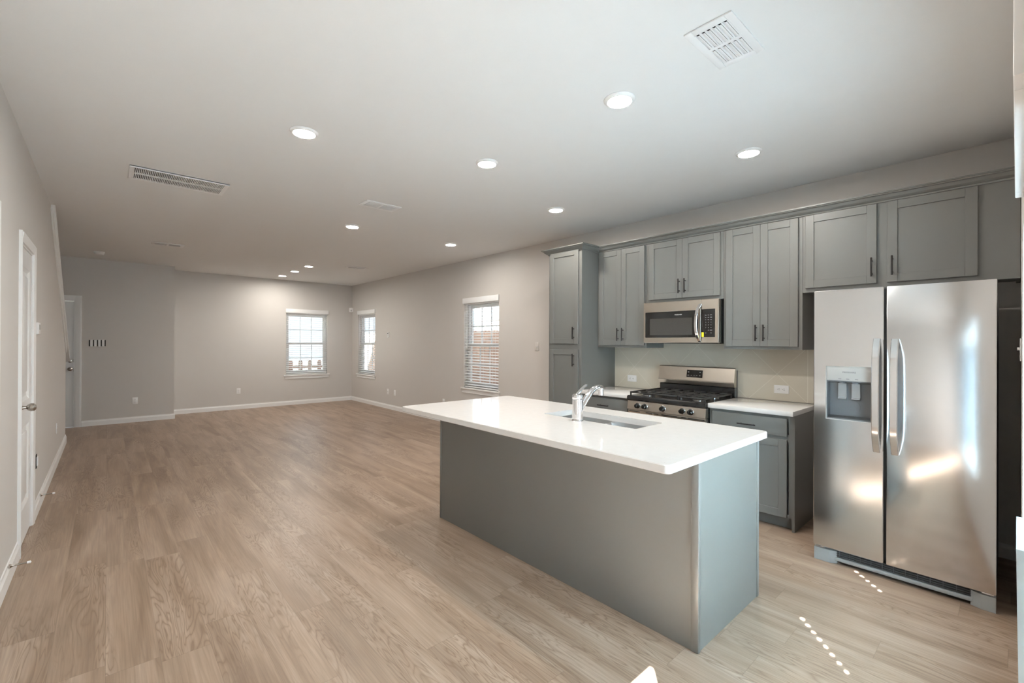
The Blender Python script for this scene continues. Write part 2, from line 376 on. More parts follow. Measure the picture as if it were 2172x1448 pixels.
# sloped cap board on the stair half wall
def along(t, off):  # point on slope, off = distance square to it
    A = Vector((-6.40, H)); D = Vector((-8.68 + 6.40, 1.29 - H)); n_ = Vector((D.y, -D.x)).normalized()
    if n_.y < 0: n_ = -n_
    p = A + D * t + n_ * off; return (p.x, p.y)
b = B().prism([along(-0.0, 0.0), along(1.13, 0.0), along(1.13, 0.035), along(0.025, 0.035)], 'y', YL - .145, YL + .03)
b.prism([along(0.0, -0.07), along(1.0, -0.07), along(1.0, 0.0), along(0.0, 0.0)], 'y', YL, YL + .012)
struct('trim_1', b, M_TRIM)

# ------------------------------------------------------------------ windows (built facing -Y, local x across, wall face at y=0)
def window(name, loc, rz, w, h, low=False):
    r = sroot(name, loc, rz); hw = w / 2; b = B()
    for x0, x1, z0, z1 in ((-hw, -hw + .045, 0, h), (hw - .045, hw, 0, h), (-hw + .045, hw - .045, 0, .045), (-hw + .045, hw - .045, h - .045, h)):
        b.box(x0, x1, .075, .145, z0, z1)
    struct('window_frame', b, M_WHITE, r)
    for nm, z0, z1, y0 in (('lower_sash', .045, h / 2 + .02, .08), ('upper_sash', h / 2 - .02, h - .045, .112)):
        b = B(); y1 = y0 + .028; x0, x1 = -hw + .045, hw - .045
        b.box(x0, x0 + .035, y0, y1, z0, z1); b.box(x1 - .035, x1, y0, y1, z0, z1); b.box(x0 + .035, x1 - .035, y0, y1, z0, z0 + .04); b.box(x0 + .035, x1 - .035, y0, y1, z1 - .04, z1)
        gx = (x1 - x0 - .07)
        for k in (1, 2): cx = x0 + .035 + gx * k / 3; b.box(cx - .008, cx + .008, y0 + .006, y1 - .006, z0 + .04, z1 - .04)
        cz = (z0 + z1) / 2; b.box(x0 + .035, x1 - .035, y0 + .0075, y1 - .0075, cz - .008, cz + .008)
        s_ = struct(nm, b, M_WHITE, r)
        struct('pane', B().box(x0 + .03, x1 - .03, y0 + .012, y0 + .016, z0 + .03, z1 - .03), M_GLASS, s_)
    b = B().box(-hw - .045, hw + .045, -.035, 0, -.025, 0.0, .004).box(-hw, hw, 0, .075, -.02, 0.0).box(-hw - .03, hw + .03, -.014, 0, -.085, -.025)
    struct('window_sill', b, M_TRIM, r)
    return r
ww = W1[1] - W1[0]; hh = WZ1 - WZ0
window('window_1', (XF, sum(W1) / 2, WZ0), PI / 2, ww, hh)
window('window_2', (sum(W2) / 2, YK, WZ0), 0, W2[1] - W2[0], hh)
window('window_3', (sum(W3) / 2, YK, WZ0), 0, W3[1] - W3[0], hh)

bl = thing('window_blind', 'open white slatted blind in the far wall window, left of the room corner', 'blind', (XF, sum(W1) / 2, WZ0), PI / 2, 'white window blinds')
b = B(); hw = ww / 2 - .008; z = 0.05
while z < hh - .03:
    c, s_ = .0245 * math.cos(.20), .0245 * math.sin(.20)
    b.prism([(.034 - c, z - s_), (.034 + c, z + s_), (.034 + c, z + s_ + .0034), (.034 - c, z - s_ + .0034)], 'x', -hw, hw); z += .0445
b.build('slats', M_BLIND, bl)
B().box(-hw, hw, .012, .06, hh - .035, hh - .001).build('headrail', M_BLIND, bl)
B().box(-hw, hw, .012, .058, .004, .024, .003).build('bottom_rail', M_BLIND, bl)
B().box(-hw - .022, hw + .022, -.024, -.001, hh - .012, hh + .078, .004).build('valance', M_BLIND, bl)
b = B()
for x in (-hw + .14, 0, hw - .14): b.box(x - .0012, x + .0012, .008, .0095, .02, hh - .03); b.box(x - .0012, x + .0012, .0585, .06, .02, hh - .03)
b.build('ladder_cord', M_BLIND, bl)
B().tube([(-hw + .07, .004, hh - .02), (-hw + .07, .004, hh * .47)], .0045, 8).build('wand', M_WHITE, bl)
dup(bl, (sum(W2) / 2, YK, WZ0), 0, 'open white slatted blind in the narrow-looking window just right of the room corner')
dup(bl, (sum(W3) / 2, YK, WZ0), 0, 'open white slatted blind in the window nearest the tall pantry cabinet')

# high window on the back wall at the photo's right edge
r = sroot('window_4', (XB, 1.605, 1.90), -PI / 2)
b = B(); hw4, h4 = .405, .65
for x0, x1, z0, z1 in ((-hw4 - .07, -hw4, -.05, h4 + .07), (hw4, hw4 + .07, -.05, h4 + .07), (-hw4, hw4, h4, h4 + .07), (-hw4, hw4, -.05, 0)): b.box(x0, x1, -.02, 0, z0, z1, .003)
struct('window_casing', b, M_TRIM, r)
b = B()
for x0, x1, z0, z1 in ((-hw4, -hw4 + .03, 0, h4), (hw4 - .03, hw4, 0, h4), (-hw4 + .03, hw4 - .03, 0, .03), (-hw4 + .03, hw4 - .03, h4 - .03, h4), (-hw4 + .03, hw4 - .03, .31, .33), (-.01, .01, .03, .31), (-.01, .01, .33, h4 - .03)): b.box(x0, x1, .003, .03, z0, z1)
struct('window_frame', b, M_WHITE, r)
struct('pane', B().box(-hw4 + .02, hw4 - .02, .012, .016, .02, h4 - .02), M_GLASS, r); struct('window_shade', B().box(-hw4, hw4, .06, .064, 0, h4), M_BLIND, r)  # opaque closed blind sheet added behind the glass to keep sun off the island
# closed blind with cord holes in the window beside the back door: its holes throw the dotted sun lines
bz = thing('closed_blind', 'closed white blind with cord holes in the back wall window beside the doorway', 'blind', (.315, 2.0, .43))
b = B(bz); z = .44; HX0, HX1 = .314, .316
holes = ((1.424, 1.27, 1.78), (2.300, 1.33, 1.62))
while z < 1.785:
    cuts = [1.305]
    for h_, z0, z1 in holes:
        if z0 < z < z1:
            b.box(HX0, HX1, cuts[-1], h_ - .007, z, z + .0585); cuts.append(h_ + .007)
            b.box(HX0, HX1, h_ - .007, h_ + .007, z, z + .023); b.box(HX0, HX1, h_ - .007, h_ + .007, z + .035, z + .0585)
    b.box(HX0, HX1, cuts[-1], 2.695, z, z + .0585); z += .0585
b.build('slats', M_BLINDT, bz); B(bz).box(.295, .329, 1.305, 2.695, 1.785, 1.819).build('headrail', M_BLIND, bz)

# ------------------------------------------------------------------ doors
def panel_slab(hw, h, y0, y1):
    """two-panel door slab; front at y0"""
    b = B(); st = .11
    b.box(-hw, -hw + st, y0, y1, .008, h); b.box(hw - st, hw, y0, y1, .008, h)
    for z0, z1 in ((.008, .24), (.80, .98), (h - .13, h)): b.box(-hw + st, hw - st, y0, y1, z0, z1)
    for z0, z1 in ((.24, .80), (.98, h - .13)):
        b.box(-hw + st, hw - st, y0 + .012, y1 - .004, z0, z1)
        b.prism([(y0 + .012, z0), (y0 + .001, z0), (y0 + .012, z0 + .022)], 'x', -hw + st, hw - st); b.prism([(y0 + .012, z1), (y0 + .001, z1), (y0 + .012, z1 - .022)], 'x', -hw + st, hw - st)
        b.prism([(-hw + st, y0 + .001), (-hw + st + .022, y0 + .012), (-hw + st, y0 + .012)], 'z', z0, z1); b.prism([(hw - st, y0 + .001), (hw - st - .022, y0 + .012), (hw - st, y0 + .012)], 'z', z0, z1)
        b.box(-hw + st + .05, hw - st - .05, y0 + .004, y0 + .014, z0 + .05, z1 - .05, .006)
    return b
def door(name, loc, rz, w, h, cas, knob_x, knob_z, hinge_x, hinge_z, deadbolt=None, recess=.004):
    r = sroot(name, loc, rz); hw = w / 2
    b = B(); prof = lambda x0, x1: [(x0, 0), (x0, -.010), (x0 + (x1 - x0) * .25, -.013), (x0 + (x1 - x0) * .75, -.017), (x1, -.017), (x1, 0)]
    b.prism(prof(-hw, -hw - cas), 'z', 0, h + cas); b.prism(prof(hw, hw + cas), 'z', 0, h + cas)
    b.prism([(0, h), (-.010, h), (-.013, h + cas * .25), (-.017, h + cas * .75), (-.017, h + cas), (0, h + cas)], 'x', -hw, hw)
    struct('door_casing', b, M_TRIM, r)
    b = B().box(-hw, -hw + .012, 0, .11, 0, h).box(hw - .012, hw, 0, .11, 0, h).box(-hw + .012, hw - .012, 0, .11, h - .012, h); struct('door_jamb', b, M_TRIM, r)
    s_ = struct('door_slab', panel_slab(hw - .014, h - .015, recess, recess + .035), M_DOORW, r)
    if knob_x is not None:
        struct('knob', B().lathe([(.032, 0), (.032, -.006), (.012, -.012), (.010, -.03), (.02, -.038), (.027, -.052), (.026, -.066), (.015, -.076), (.002, -.078)], (knob_x, recess, knob_z), 'y', 20), M_NICKEL, s_)
    if deadbolt: struct('deadbolt', B().lathe([(.03, 0), (.03, -.008), (.026, -.016), (.018, -.018), (.002, -.018)], (knob_x, recess, deadbolt), 'y', 20), M_NICKEL, s_)
    for z in hinge_z:
        struct('hinge', B().tube([(hinge_x, -.004, z - .045), (hinge_x, -.004, z + .045)], .007, 10).box(hinge_x - .022, hinge_x + .02, -.001, .002, z - .044, z + .044), M_WHITE, r)
    return r
door('door_1', (-3.005, YL, 0), PI, .81, 2.05, .06, -.33, .95, .40, (1.80, 1.1, .4))
door('door_2', (-4.645, YL, 0), PI, .65, 2.05, .06, -.262, .955, .322, (1.82, 1.11, .41))
d3 = door('door_3', (XS, -.851, 0), PI / 2, .918, 2.05, .078, .405, .94, -.456, (1.8, 1.1, .3), deadbolt=1.075, recess=.02)
struct('strike_plate', B().box(.444, .447, .002, .02, .90, .96).box(.444, .447, .002, .02, 1.05, 1.10), M_NICKEL, d3)
# doorway behind the camera: casing, and dark lining added against glare on the fridge
struct('door_glare_lining', B().box(XB + .01, XO + .02, DOORY[0], DOORY[0] + .03, 0, 2.32).box(XB + .01, XO, DOORY[1], DOORY[1] + .004, 0, 2.32).box(XO, XO + .02, DOORY[0] - .06, DOORY[0], 0, 2.38).box(XO, XO + .02, DOORY[1] + .004, DOORY[1] + .06, 0, 2.38), M_DGREY)

struct('window_glare_lining', B().box(XB + .01, .29, 1.30, 1.312, .43, 1.82).box(XB + .01, .29, 2.695, 2.70, .43, 1.82), M_DGREY)  # unseen dark lining added so the reveal throws no streak on the fridge

# ------------------------------------------------------------------ cabinets
def shaker(b, x0, x1, z0, z1, yf, t=.019, rail=.057, d=-1):
    """door with recessed panel; front face at yf, d=-1 faces -Y"""
    yb = yf - d * t
    b.box(x0, x0 + rail, yf, yb, z0, z1, .0015, 1); b.box(x1 - rail, x1, yf, yb, z0, z1, .0015, 1)
    b.box(x0 + rail, x1 - rail, yf, yb, z0, z0 + rail, .0015, 1); b.box(x0 + rail, x1 - rail, yf, yb, z1 - rail, z1, .0015, 1)
    b.box(x0 + rail - .003, x1 - rail + .003, yf - d * .009, yb, z0 + rail - .003, z1 - rail + .003)
    return b
def pull(root, parent, x, z0, z1, yf, horiz=False, d=-1):
    b = B(root); o = yf + d * .030
    if horiz:
        b.box(z0, z1, o - .005, o + .005, x - .005, x + .005, .0015, 1)
        for p in (z0 + .022, z1 - .022): b.cyl((p, yf, x), (p, o, x), .0045, 10)
    else:
        b.box(x - .005, x + .005, o - .005, o + .005, z0, z1, .0015, 1)
        for p in (z0 + .022, z1 - .022): b.cyl((x, yf, p), (x, o, p), .0045, 10)
    return b.build('handle', M_BLACK, parent)
YD = 4.05; YFF = 4.07; ZT = 2.449
def upper(label, x0, x1, zb, doors, fill=None):
    r = thing('wall_cabinet', label, 'cabinet', ((x0 + x1) / 2, YFF, zb), 0, 'grey wall cabinets')
    b = B(r); e = .001
    yi = YFF + .02
    b.box(x0 + e, x0 + .018, yi, YK - .001, zb, ZT); b.box(x1 - .018, x1 - e, yi, YK - .001, zb, ZT); b.box(x0 + .018, x1 - .018, yi, YK - .013, zb + .012, zb + .03); b.box(x0 + .018, x1 - .018, yi, YK - .013, ZT - .02, ZT); b.box(x0 + .018, x1 - .018, YK - .012, YK - .001, zb + .012, ZT)
    st = [(x0 + e, x0 + .040)] + ([(-.70, -.57), (fill[0], x1 - e)] if fill else [(x1 - .040, x1 - e)])
    for u0, u1 in st: b.box(u0, u1, YFF, yi, zb, ZT)
    for (u0, u1), (v0, v1) in zip(st, st[1:]): b.box(u1, v0, YFF, yi, zb, zb + .04); b.box(u1, v0, YFF, yi, ZT - .06, ZT)
    b.build('carcass', M_CAB, r)
    for d0, d1, z0, z1, hx in doors:
        dr = shaker(B(r), d0, d1, z0, z1, YD).build('door', M_CAB, r)
        pull(r, dr, hx, z0 + .045, z0 + .18, YD)
    return r
upper('grey two-door wall cabinet between the tall pantry and the microwave', -3.113, -2.500, 1.352, [(-3.083, -2.799, 1.377, 2.392, -2.829), (-2.797, -2.522, 1.377, 2.392, -2.770)])
upper('short grey two-door wall cabinet directly above the microwave', -2.500, -1.735, 1.800, [(-2.470, -2.117, 1.830, 2.392, -2.142), (-2.115, -1.761, 1.830, 2.392, -2.082)])
upper('tall grey two-door wall cabinet right of the microwave, left of the fridge', -1.735, -1.125, 1.352, [(-1.710, -1.430, 1.376, 2.392, -1.456), (-1.428, -1.152, 1.376, 2.392, -1.397)])
upper('short wide grey wall cabinet with two separate doors above the fridge', -1.125, XB - .002, 1.800, [(-1.103, -.664, 1.832, 2.394, -.689), (-.608, -.165, 1.832, 2.394, -.576)], fill=(-.18, XB - .002))
# pantry
YP = 3.79; YPD = 3.77
pr_ = thing('pantry_cabinet', 'tall narrow grey pantry cabinet at the far end of the kitchen run', 'cabinet', (-3.355, YP, 0))
b = B(pr_); x0, x1 = -3.596, -3.115
b.box(x0, x0 + .018, YP, YK - .001, 0, ZT); b.box(x1 - .018, x1, YP, YK - .001, 0, ZT); b.box(x0 + .018, x1 - .018, YP + .02, YK - .001, ZT - .02, ZT); b.box(x0 + .018, x1 - .018, YP + .02, YK - .001, .10, .12); b.box(x0 + .018, x1 - .018, YK - .012, YK - .001, .1, ZT)
b.box(x0 + .018, x0 + .04, YP, YP + .02, .09, ZT); b.box(x1 - .04, x1 - .018, YP, YP + .02, .09, ZT)
for z0, z1 in ((.09, .13), (1.31, 1.405), (2.39, ZT)): b.box(x0 + .04, x1 - .04, YP, YP + .02, z0, z1)
b.build('carcass', M_CAB, pr_)
B(pr_).box(x0 + .018, x1 - .018, YP + .07, YP + .085, 0.001, .10).build('toe_kick', M_CAB, pr_)
for z0, z1, h0 in ((1.390, 2.412, 1.438), (.110, 1.325, 1.145)):
    d_ = shaker(B(pr_), -3.565, -3.152, z0, z1, YPD).build('door', M_CAB, pr_); pull(pr_, d_, -3.205, h0, h0 + .135, YPD)
# crown
def sweep(b, path, prof, i0=0, i1=None):
    n = len(path); P_ = [Vector(p) for p in path]; rings = []
    for i, p in enumerate(P_):
        ds = []
        if i > 0: ds.append((p - P_[i - 1]).normalized())
        if i < n - 1: ds.append((P_[i + 1] - p).normalized())
        ns = [Vector((d.y, -d.x)) for d in ds]; m_ = sum(ns, Vector((0, 0))) / len(ns); m_ = m_ / m_.length_squared if len(ns) > 1 else ns[0]
        if i >= i0 and (i1 is None or i < i1): rings.append([b.v((p.x + m_.x * o, p.y + m_.y * o, z)) for o, z in prof])
    k = len(prof)
    for a, c in zip(rings, rings[1:]):
        for j in range(k): b.bm.faces.new((a[j], a[(j + 1) % k], c[(j + 1) % k], c[j]))
    b.bm.faces.new(rings[0][::-1]); b.bm.faces.new(rings[-1]); return b
CR = [(.001, 2.398), (.010, 2.398), (.013, 2.408), (.022, 2.412), (.034, 2.420), (.050, 2.438), (.060, 2.441), (.063, 2.446), (.070, 2.448), (.070, 2.458), (.001, 2.458)]
CP = [(-3.596, 4.395), (-3.596, YP), (-3.115, YP), (-3.115, YFF), (XB - .003, YFF)]
sweep(B(pr_), CP, CR, 0, 4).build('crown_moulding', M_CAB, pr_)
one('crown_moulding', sweep(B(), [(-3.596, 4.395), (-3.596, YP), (-3.1140, YP), (-3.1140, YFF), (XB - .003, YFF)], CR, 3, 5), M_CAB, 'long grey crown moulding along the tops of the wall cabinets', 'moulding')
# base cabinets
def base_cab(label, x0, x1, d0, d1, side_panel=False):
    r = thing('base_cabinet', label, 'cabinet', ((x0 + x1) / 2, YP, 0), 0, 'grey base cabinets')
    b = B(r)
    b.box(x0, x0 + .018, YP, YK - .001, .10 if not side_panel else .001, .862); b.box(x1 - .018, x1, YP, YK - .001, .001 if side_panel else .10, .862); b.box(x0 + .018, x1 - .018, YP + .02, YK - .001, .10, .118); b.box(x0 + .018, x1 - .018, YK - .012, YK - .001, .10, .862)
    b.box(x0 + .018, x0 + .04, YP, YP + .02, .10, .862); b.box(x1 - .04, x1 - .018, YP, YP + .02, .10, .862)
    for z0, z1 in ((.10, .125), (.665, .72), (.82, .862)): b.box(x0 + .04, x1 - .04, YP, YP + .02, z0, z1)
    b.build('carcass', M_CAB, r)
    B(r).box(x0 + .018, x1 - .018, YP + .065, YP + .08, 0.001, .10).build('toe_kick', M_CAB, r)
    dw = B(r).box(d0, d1, YPD, YPD + .019, .707, .840, .003).build('drawer', M_CAB, r)
    c = (d0 + d1) / 2; pull(r, dw, .766, c - .068, c + .068, YPD, True)
    dr = shaker(B(r), d0, d1, .100, .680, YPD).build('door', M_CAB, r)
    pull(r, dr, d0 + .03, .50, .635, YPD)
    return r
base_cab('grey base cabinet with one drawer, left of the gas range', -3.113, -2.497, -3.08, -2.525)
base_cab('grey base cabinet with drawer and shaker door, between range and fridge', -1.727, -1.095, -1.70, -1.143, True)
one('countertop', B().box(-3.114, -2.496, 3.745, YK - .001, .863, .900, .004), M_QUARTZ, 'white quartz countertop left of the gas range, partly behind the faucet', 'countertop', 'white quartz countertops')
one('countertop', B().box(-1.728, -1.094, 3.745, YK - .001, .863, .900, .004), M_QUARTZ, 'white quartz countertop between the gas range and the fridge', 'countertop', 'white quartz countertops')
one('backsplash', B().box(-3.114, -1.092, YK - .008, YK - .0005, .9005, 1.351).box(-2.498, -1.737, YK - .008, YK - .0005, 1.351, 1.40), M_TILE, 'beige backsplash of large tiles set diagonally behind the range', 'backsplash')

# ------------------------------------------------------------------ range
rg = thing('gas_range', 'freestanding stainless gas range with black cooktop under the microwave', 'range', (-2.112, 3.74, 0))
X0, X1 = -2.492, -1.732
B(rg).box(X0, X1, 3.765, 4.37, .04, .853).build('body', M_DARK, rg)
for x in (X0 + .05, X1 - .05):
    for y in (3.82, 4.3): B(rg).cyl((x, y, 0.001), (x, y, .045), .018).build('foot', M_DARK, rg)
B(rg).prism([(3.716, .772), (3.728, .852), (3.77, .852), (3.77, .772)], 'x', X0, X1).build('control_panel', M_STEELW, rg)
for x in (-2.379, -2.303, -2.122, -1.937, -1.860):
    k = B(rg).lathe([(.026, 0), (.026, -.006), (.021, -.010), (.0195, -.034), (.016, -.040), (.001, -.041)], (x, 3.721, .811), 'y', 20).box(x - .004, x + .004, 3.674, 3.69, .795, .828, .0015).build('knob', M_DARK, rg)
    B(rg).lathe([(.028, 0), (.028, -.0035), (.0265, -.005), (.0265, -.0001)], (x, 3.7215, .811), 'y', 24).build('knob_ring', M_CHROME, k)
B(rg).prism([(3.722, .853), (3.712, .868), (3.714, .893), (3.728, .902), (4.02, .898), (4.31, .902), (4.31, .853)], 'x', X0 - .001, X1 + .001).build('cooktop', M_DARK, rg)
for k in range(3):
    gx0 = X0 + .012 + k * .2455; gx1 = gx0 + .240; b = B(rg); zt = .938; bt = .011
    ys = (3.745, 3.885, 4.01, 4.135, 4.285)
    for x in (gx0, gx1 - bt): b.box(x, x + bt, 3.745, 4.285, zt - .014, zt, .003)
    for y in ys: b.box(gx0 + .001, gx1 - .001, y - bt / 2, y + bt / 2, zt - .014, zt - .001, .003)
    cx = (gx0 + gx1) / 2
    b.box(cx - bt / 2, cx + bt / 2, 3.745, 3.85, zt - .016, zt + .002, .003); b.box(cx - bt / 2, cx + bt / 2, 3.93, 4.09, zt - .016, zt + .002, .003); b.box(cx - bt / 2, cx + bt / 2, 4.18, 4.285, zt - .016, zt + .002, .003)
    for x in (gx0, gx1 - bt):
        for y in (3.745, 4.274): b.box(x, x + bt, y, y + bt, .902, zt - .005)
    b.build('grate', M_IRON, rg)
for x, y, r_ in ((-2.36, 3.87, .05), (-2.36, 4.16, .04), (-2.112, 4.01, .055), (-1.865, 3.87, .045), (-1.865, 4.16, .04)):
    bn = B(rg).lathe([(r_, 0), (r_, .010), (r_ * .9, .016), (.001, .017)], (x, y, .901), 'z', 24).build('burner', M_IRON, rg)
    B(rg).lathe([(r_ + .012, 0), (r_ + .012, .004), (r_, .005), (r_ - .003, .002)], (x, y, .9005), 'z', 24).build('burner_ring', M_CHROME, bn)
B(rg).box(X0 + .006, X1 - .006, 4.315, 4.385, .895, 1.150, .004).build('backguard_body', M_FRSIDE, rg)
B(rg).prism([(4.316, .900), (4.316, .992), (4.306, .985), (4.306, .900)], 'x', X0 + .004, X1 - .004).build('backguard_riser', M_DARK, rg)
B(rg).prism([(4.296, .992), (4.290, .996), (4.277, 1.030), (4.283, 1.040), (4.306, 1.164), (4.314, 1.171), (4.338, 1.171), (4.338, .992)], 'x', X0 - .001, X1 + .001).build('backguard', M_STEELW, rg)
sy = lambda z: 4.283 + (z - 1.040) * (.023 / .124)
dp = B(rg).prism([(sy(1.066) - .0025, 1.066), (sy(1.138) - .0025, 1.138), (sy(1.138) + .004, 1.138), (sy(1.066) + .004, 1.066)], 'x', -2.190, -2.030).build('display', M_BGLASS, rg)
b = B(rg)
for x, z, l in ((-2.172, 1.116, .013), (-2.172, 1.085, .015), (-2.055, 1.116, .009), (-2.055, 1.085, .009)):
    b.box(x - l / 2, x + l / 2, sy(z) - .0034, sy(z) - .0024, z - .002, z + .002)
for x in (-2.14, -2.113, -2.086): b.box(x - .005, x + .005, sy(1.085) - .0034, sy(1.085) - .0024, 1.0842, 1.0856)
b.build('lettering', M_WTEXT, dp)
b = B(rg).box(X0 + .002, X1 - .002, 3.728, 3.77, .738, .768, .003); b.build('vent_trim', M_STEELW, rg)
b = B(rg)
for i, (x0, x1) in enumerate(((-2.48, -2.36), (-2.30, -2.17), (-2.14, -1.99), (-1.95, -1.91), (-1.89, -1.745))): b.box(x0, x1, 3.7265, 3.74, .750, .757)
b.build('vent_slot', M_SHADOWBOX, rg)
od = B(rg).box(X0 + .002, X1 - .002, 3.722, 3.763, .215, .734, .006).build('oven_door', M_STEELW, rg)
B(rg).box(X0 + .12, X1 - .12, 3.719, 3.73, .33, .60, .004).build('oven_window', M_BGLASS, od)
b = B(rg).cyl((X0 + .05, 3.675, .685), (X1 - .05, 3.675, .685), .012)
for x in (X0 + .08, X1 - .08): b.cyl((x, 3.722, .685), (x, 3.675, .685), .009)
b.build('oven_handle', M_STEELW, od)
B(rg).box(X0 + .002, X1 - .002, 3.725, 3.763, .05, .205, .006).build('drawer', M_STEELW, rg)

# ------------------------------------------------------------------ microwave
mw = thing('microwave', 'stainless over-the-range microwave with black glass door', 'microwave', (-2.117, 4.0, 1.40))
B(mw).box(-2.488, -1.746, 4.032, YK - .009, 1.401, 1.794, .003).build('body', M_DARK, mw)
b = B(mw); A0, A1, C0, C1 = -2.490, -1.907, 1.402, 1.797
gx0, gx1, gz0, gz1 = -2.470, -1.928, 1.453, 1.702
yf = 3.990
b = frame_xz(mw, (A0, A1, C0, C1), .003, (gx0, gx1, gz0, gz1), .006, yf, 4.031)
md = b.build('door', M_STEELW, mw)
gl = B(mw).box(gx0 - .001, gx1 + .001, yf + .003, 4.03, gz0 - .001, gz1 + .001).build('door_glass', M_BGLASS, md)
B(mw).box(-2.420, -1.985, yf + .0022, yf + .004, 1.478, 1.637).build('viewing_mesh', M_MESHW, md)
text('lettering', [('FRIGIDAIRE', (-2.123, yf + .0022, 1.668), .0145)], M_WTEXT, md, mw)
hp = []
for k in range(13):
    t = k / 12; hp.append((-1.932 + .026 * (2 * t - 1) ** 2, yf - .046 + .040 * (2 * t - 1) ** 4, 1.408 + .345 * t))
B(mw).strip(hp, .0135, .012, (1, 0, 0)).build('handle', M_CHROME, md)
b = B(mw); px0, px1 = -1.903, -1.776
b = frame_xz(mw, (-1.9055, -1.744, C0, C1), .006, (px0, px1, 1.455, 1.707), .003, yf, 4.031)
cp = b.build('control_panel', M_STEELW, mw)
B(mw).box(px0, px1, yf + .002, 4.03, 1.455, 1.707).build('keypad', M_BGLASS, cp)
its = []; yk = yf + .0012
for r_, row in enumerate((('1', '2', '3'), ('4', '5', '6'), ('7', '8', '9'), ('', '0', 'START'))):
    for c_, s_ in enumerate(row):
        if s_: its.append((s_, (-1.8595 + c_ * .0235, yk, 1.5885 - r_ * .0238), .0085 if len(s_) < 2 else .0072))
for c_, s_ in enumerate(('Auto', 'Time', 'Power')): its.append((s_, (-1.8605 + c_ * .024, yk, 1.6530), .0066))
for c_, s_ in enumerate(('Soft', 'Melt', 'Clock')): its.append((s_, (-1.8605 + c_ * .024, yk, 1.6330), .0066))
for c_, s_ in enumerate(('Fan', 'Light', 'Timer')): its.append((s_, (-1.8605 + c_ * .024, yk, 1.6110), .0066))
for c_, s_ in ((0, 'Vent'), (2, 'Light')): its.append((s_, (-1.8605 + c_ * .0245, yk, 1.4935), .0062))
text('lettering', its, M_WTEXT, cp, mw)
B(mw).box(-1.898, -1.877, yf + .0002, yf + .0014, 1.457, 1.499).build('sticker', M_YELLOW, cp, 'yellow sticker')
B(mw).box(-2.45, -1.78, 4.05, 4.30, 1.3975, 1.402).build('underside_vent', M_SHADOWBOX, mw)

# ------------------------------------------------------------------ refrigerator
fr = thing('refrigerator', 'tall stainless side-by-side refrigerator with ice dispenser in left door', 'refrigerator', (-.479, 3.47, 0))
B(fr).box(-.884, -.078, 3.520, 4.20, .03, 1.728, .004).build('body', M_FRBODY, fr)
Z0, Z1, YFR, YFB = .094, 1.743, 3.443, 3.512
L0, L1, D0, D1, DZ0, DZ1 = -.888, -.530, -.821, -.584, .920, 1.260
b = frame_xz(fr, (L0, L1, Z0, Z1), .004, (D0, D1, DZ0, DZ1), .012, YFR, YFB)
ld = b.build('door', M_STEEL, fr)
rd = B(fr).box(-.517, -.070, YFR, YFB, Z0, Z1, .004).build('door', M_STEEL, fr)
B(fr).box(L1 - .02, -.497, YFR + .03, YFB + .006, Z0 + .01, Z1 - .01).build('door_gasket', M_SHADOWBOX, fr)
b = B(fr); t_ = .005
for a in ((D0, D0 + t_, DZ0, DZ1), (D1 - t_, D1, DZ0, DZ1), (D0 + t_, D1 - t_, DZ0, DZ0 + t_), (D0 + t_, D1 - t_, DZ1 - t_, DZ1)): b.box(a[0], a[1], YFR - .002, YFR + .012, a[2], a[3], .001, 1)
b.build('dispenser_frame', M_LGREY, ld)
B(fr).box(D0 + t_, D1 - t_, YFR + .001, YFR + .03, 1.168, DZ1 - t_, .003).build('dispenser_panel', M_LGREY, ld)
b = B(fr)
b.box(D0 + t_, D1 - t_, 3.510, 3.519, DZ0, 1.17); b.box(D0 + t_, D0 + t_ + .004, YFR + .006, 3.51, DZ0, 1.17); b.box(D1 - t_ - .004, D1 - t_, YFR + .006, 3.51, DZ0, 1.17)
b.prism([(YFR + .002, DZ0 + t_), (3.51, DZ0 + t_), (3.51, DZ0 + .022), (YFR + .004, DZ0 + .012)], 'x', D0 + t_, D1 - t_); b.prism([(YFR + .003, 1.168), (3.51, 1.168), (3.51, 1.150), (YFR + .008, 1.160)], 'x', D0 + t_, D1 - t_)
b.lathe([(.048, 0), (.048, -.004), (.001, -.0045)], (D0 + .12, 3.510, 1.0), 'y', 28)
b.build('dispenser_cavity', M_DGREY, ld)
for x in (-.742, -.672):
    B(fr).prism([(3.485, 1.150), (3.502, 1.150), (3.500, 1.06), (3.486, 1.048), (3.478, 1.052), (3.488, 1.065)], 'x', x - .022, x + .022).build('dispenser_paddle', M_PADDLE, ld)
    B(fr).cyl((x, 3.476, 1.165), (x, 3.476, 1.152), .019, 20).build('dispenser_spout', M_DGREY, ld)
b = B(fr)
for x in (-.746, -.705, -.66): b.box(x - .008, x + .008, YFR + .0004, YFR + .002, 1.179, 1.1815)
b.build('lettering', M_DTEXT, ld)
text('lettering', [('FRIGIDAIRE', (-.698, YFR + .0006, 1.222), .0135)], M_DTEXT, ld, fr)
for xc, z0, z1, par in ((-.5605, .756, 1.430, ld), (-.4765, .754, 1.428, rd)):
    hp = []
    for k in range(21):
        t = k / 20; u = 2 * t - 1; y = YFR - .046 - .012 * (1 - u * u)
        if abs(u) > .62: y += .044 * ((abs(u) - .62) / .38) ** 1.7
        hp.append((xc, y, z0 + (z1 - z0) * t))
    B(fr).strip(hp, .0175, .016, (1, 0, 0)).build('handle', M_STEEL, par)
b = B(fr)
b.box(-.770, -.162, 3.478, 3.52, .012, .088)
b.build('grille_backing', M_SHADOWBOX, fr)
b = B(fr); z = .042
for z in (.050, .062, .074, .086): b.box(-.768, -.164, 3.468, 3.48, z - .0015, z + .0015)
for k in range(12): x = -.75 + k * .053; b.box(x - .002, x + .002, 3.467, 3.48, .045, .088)
b.build('grille', M_DGREY, fr)
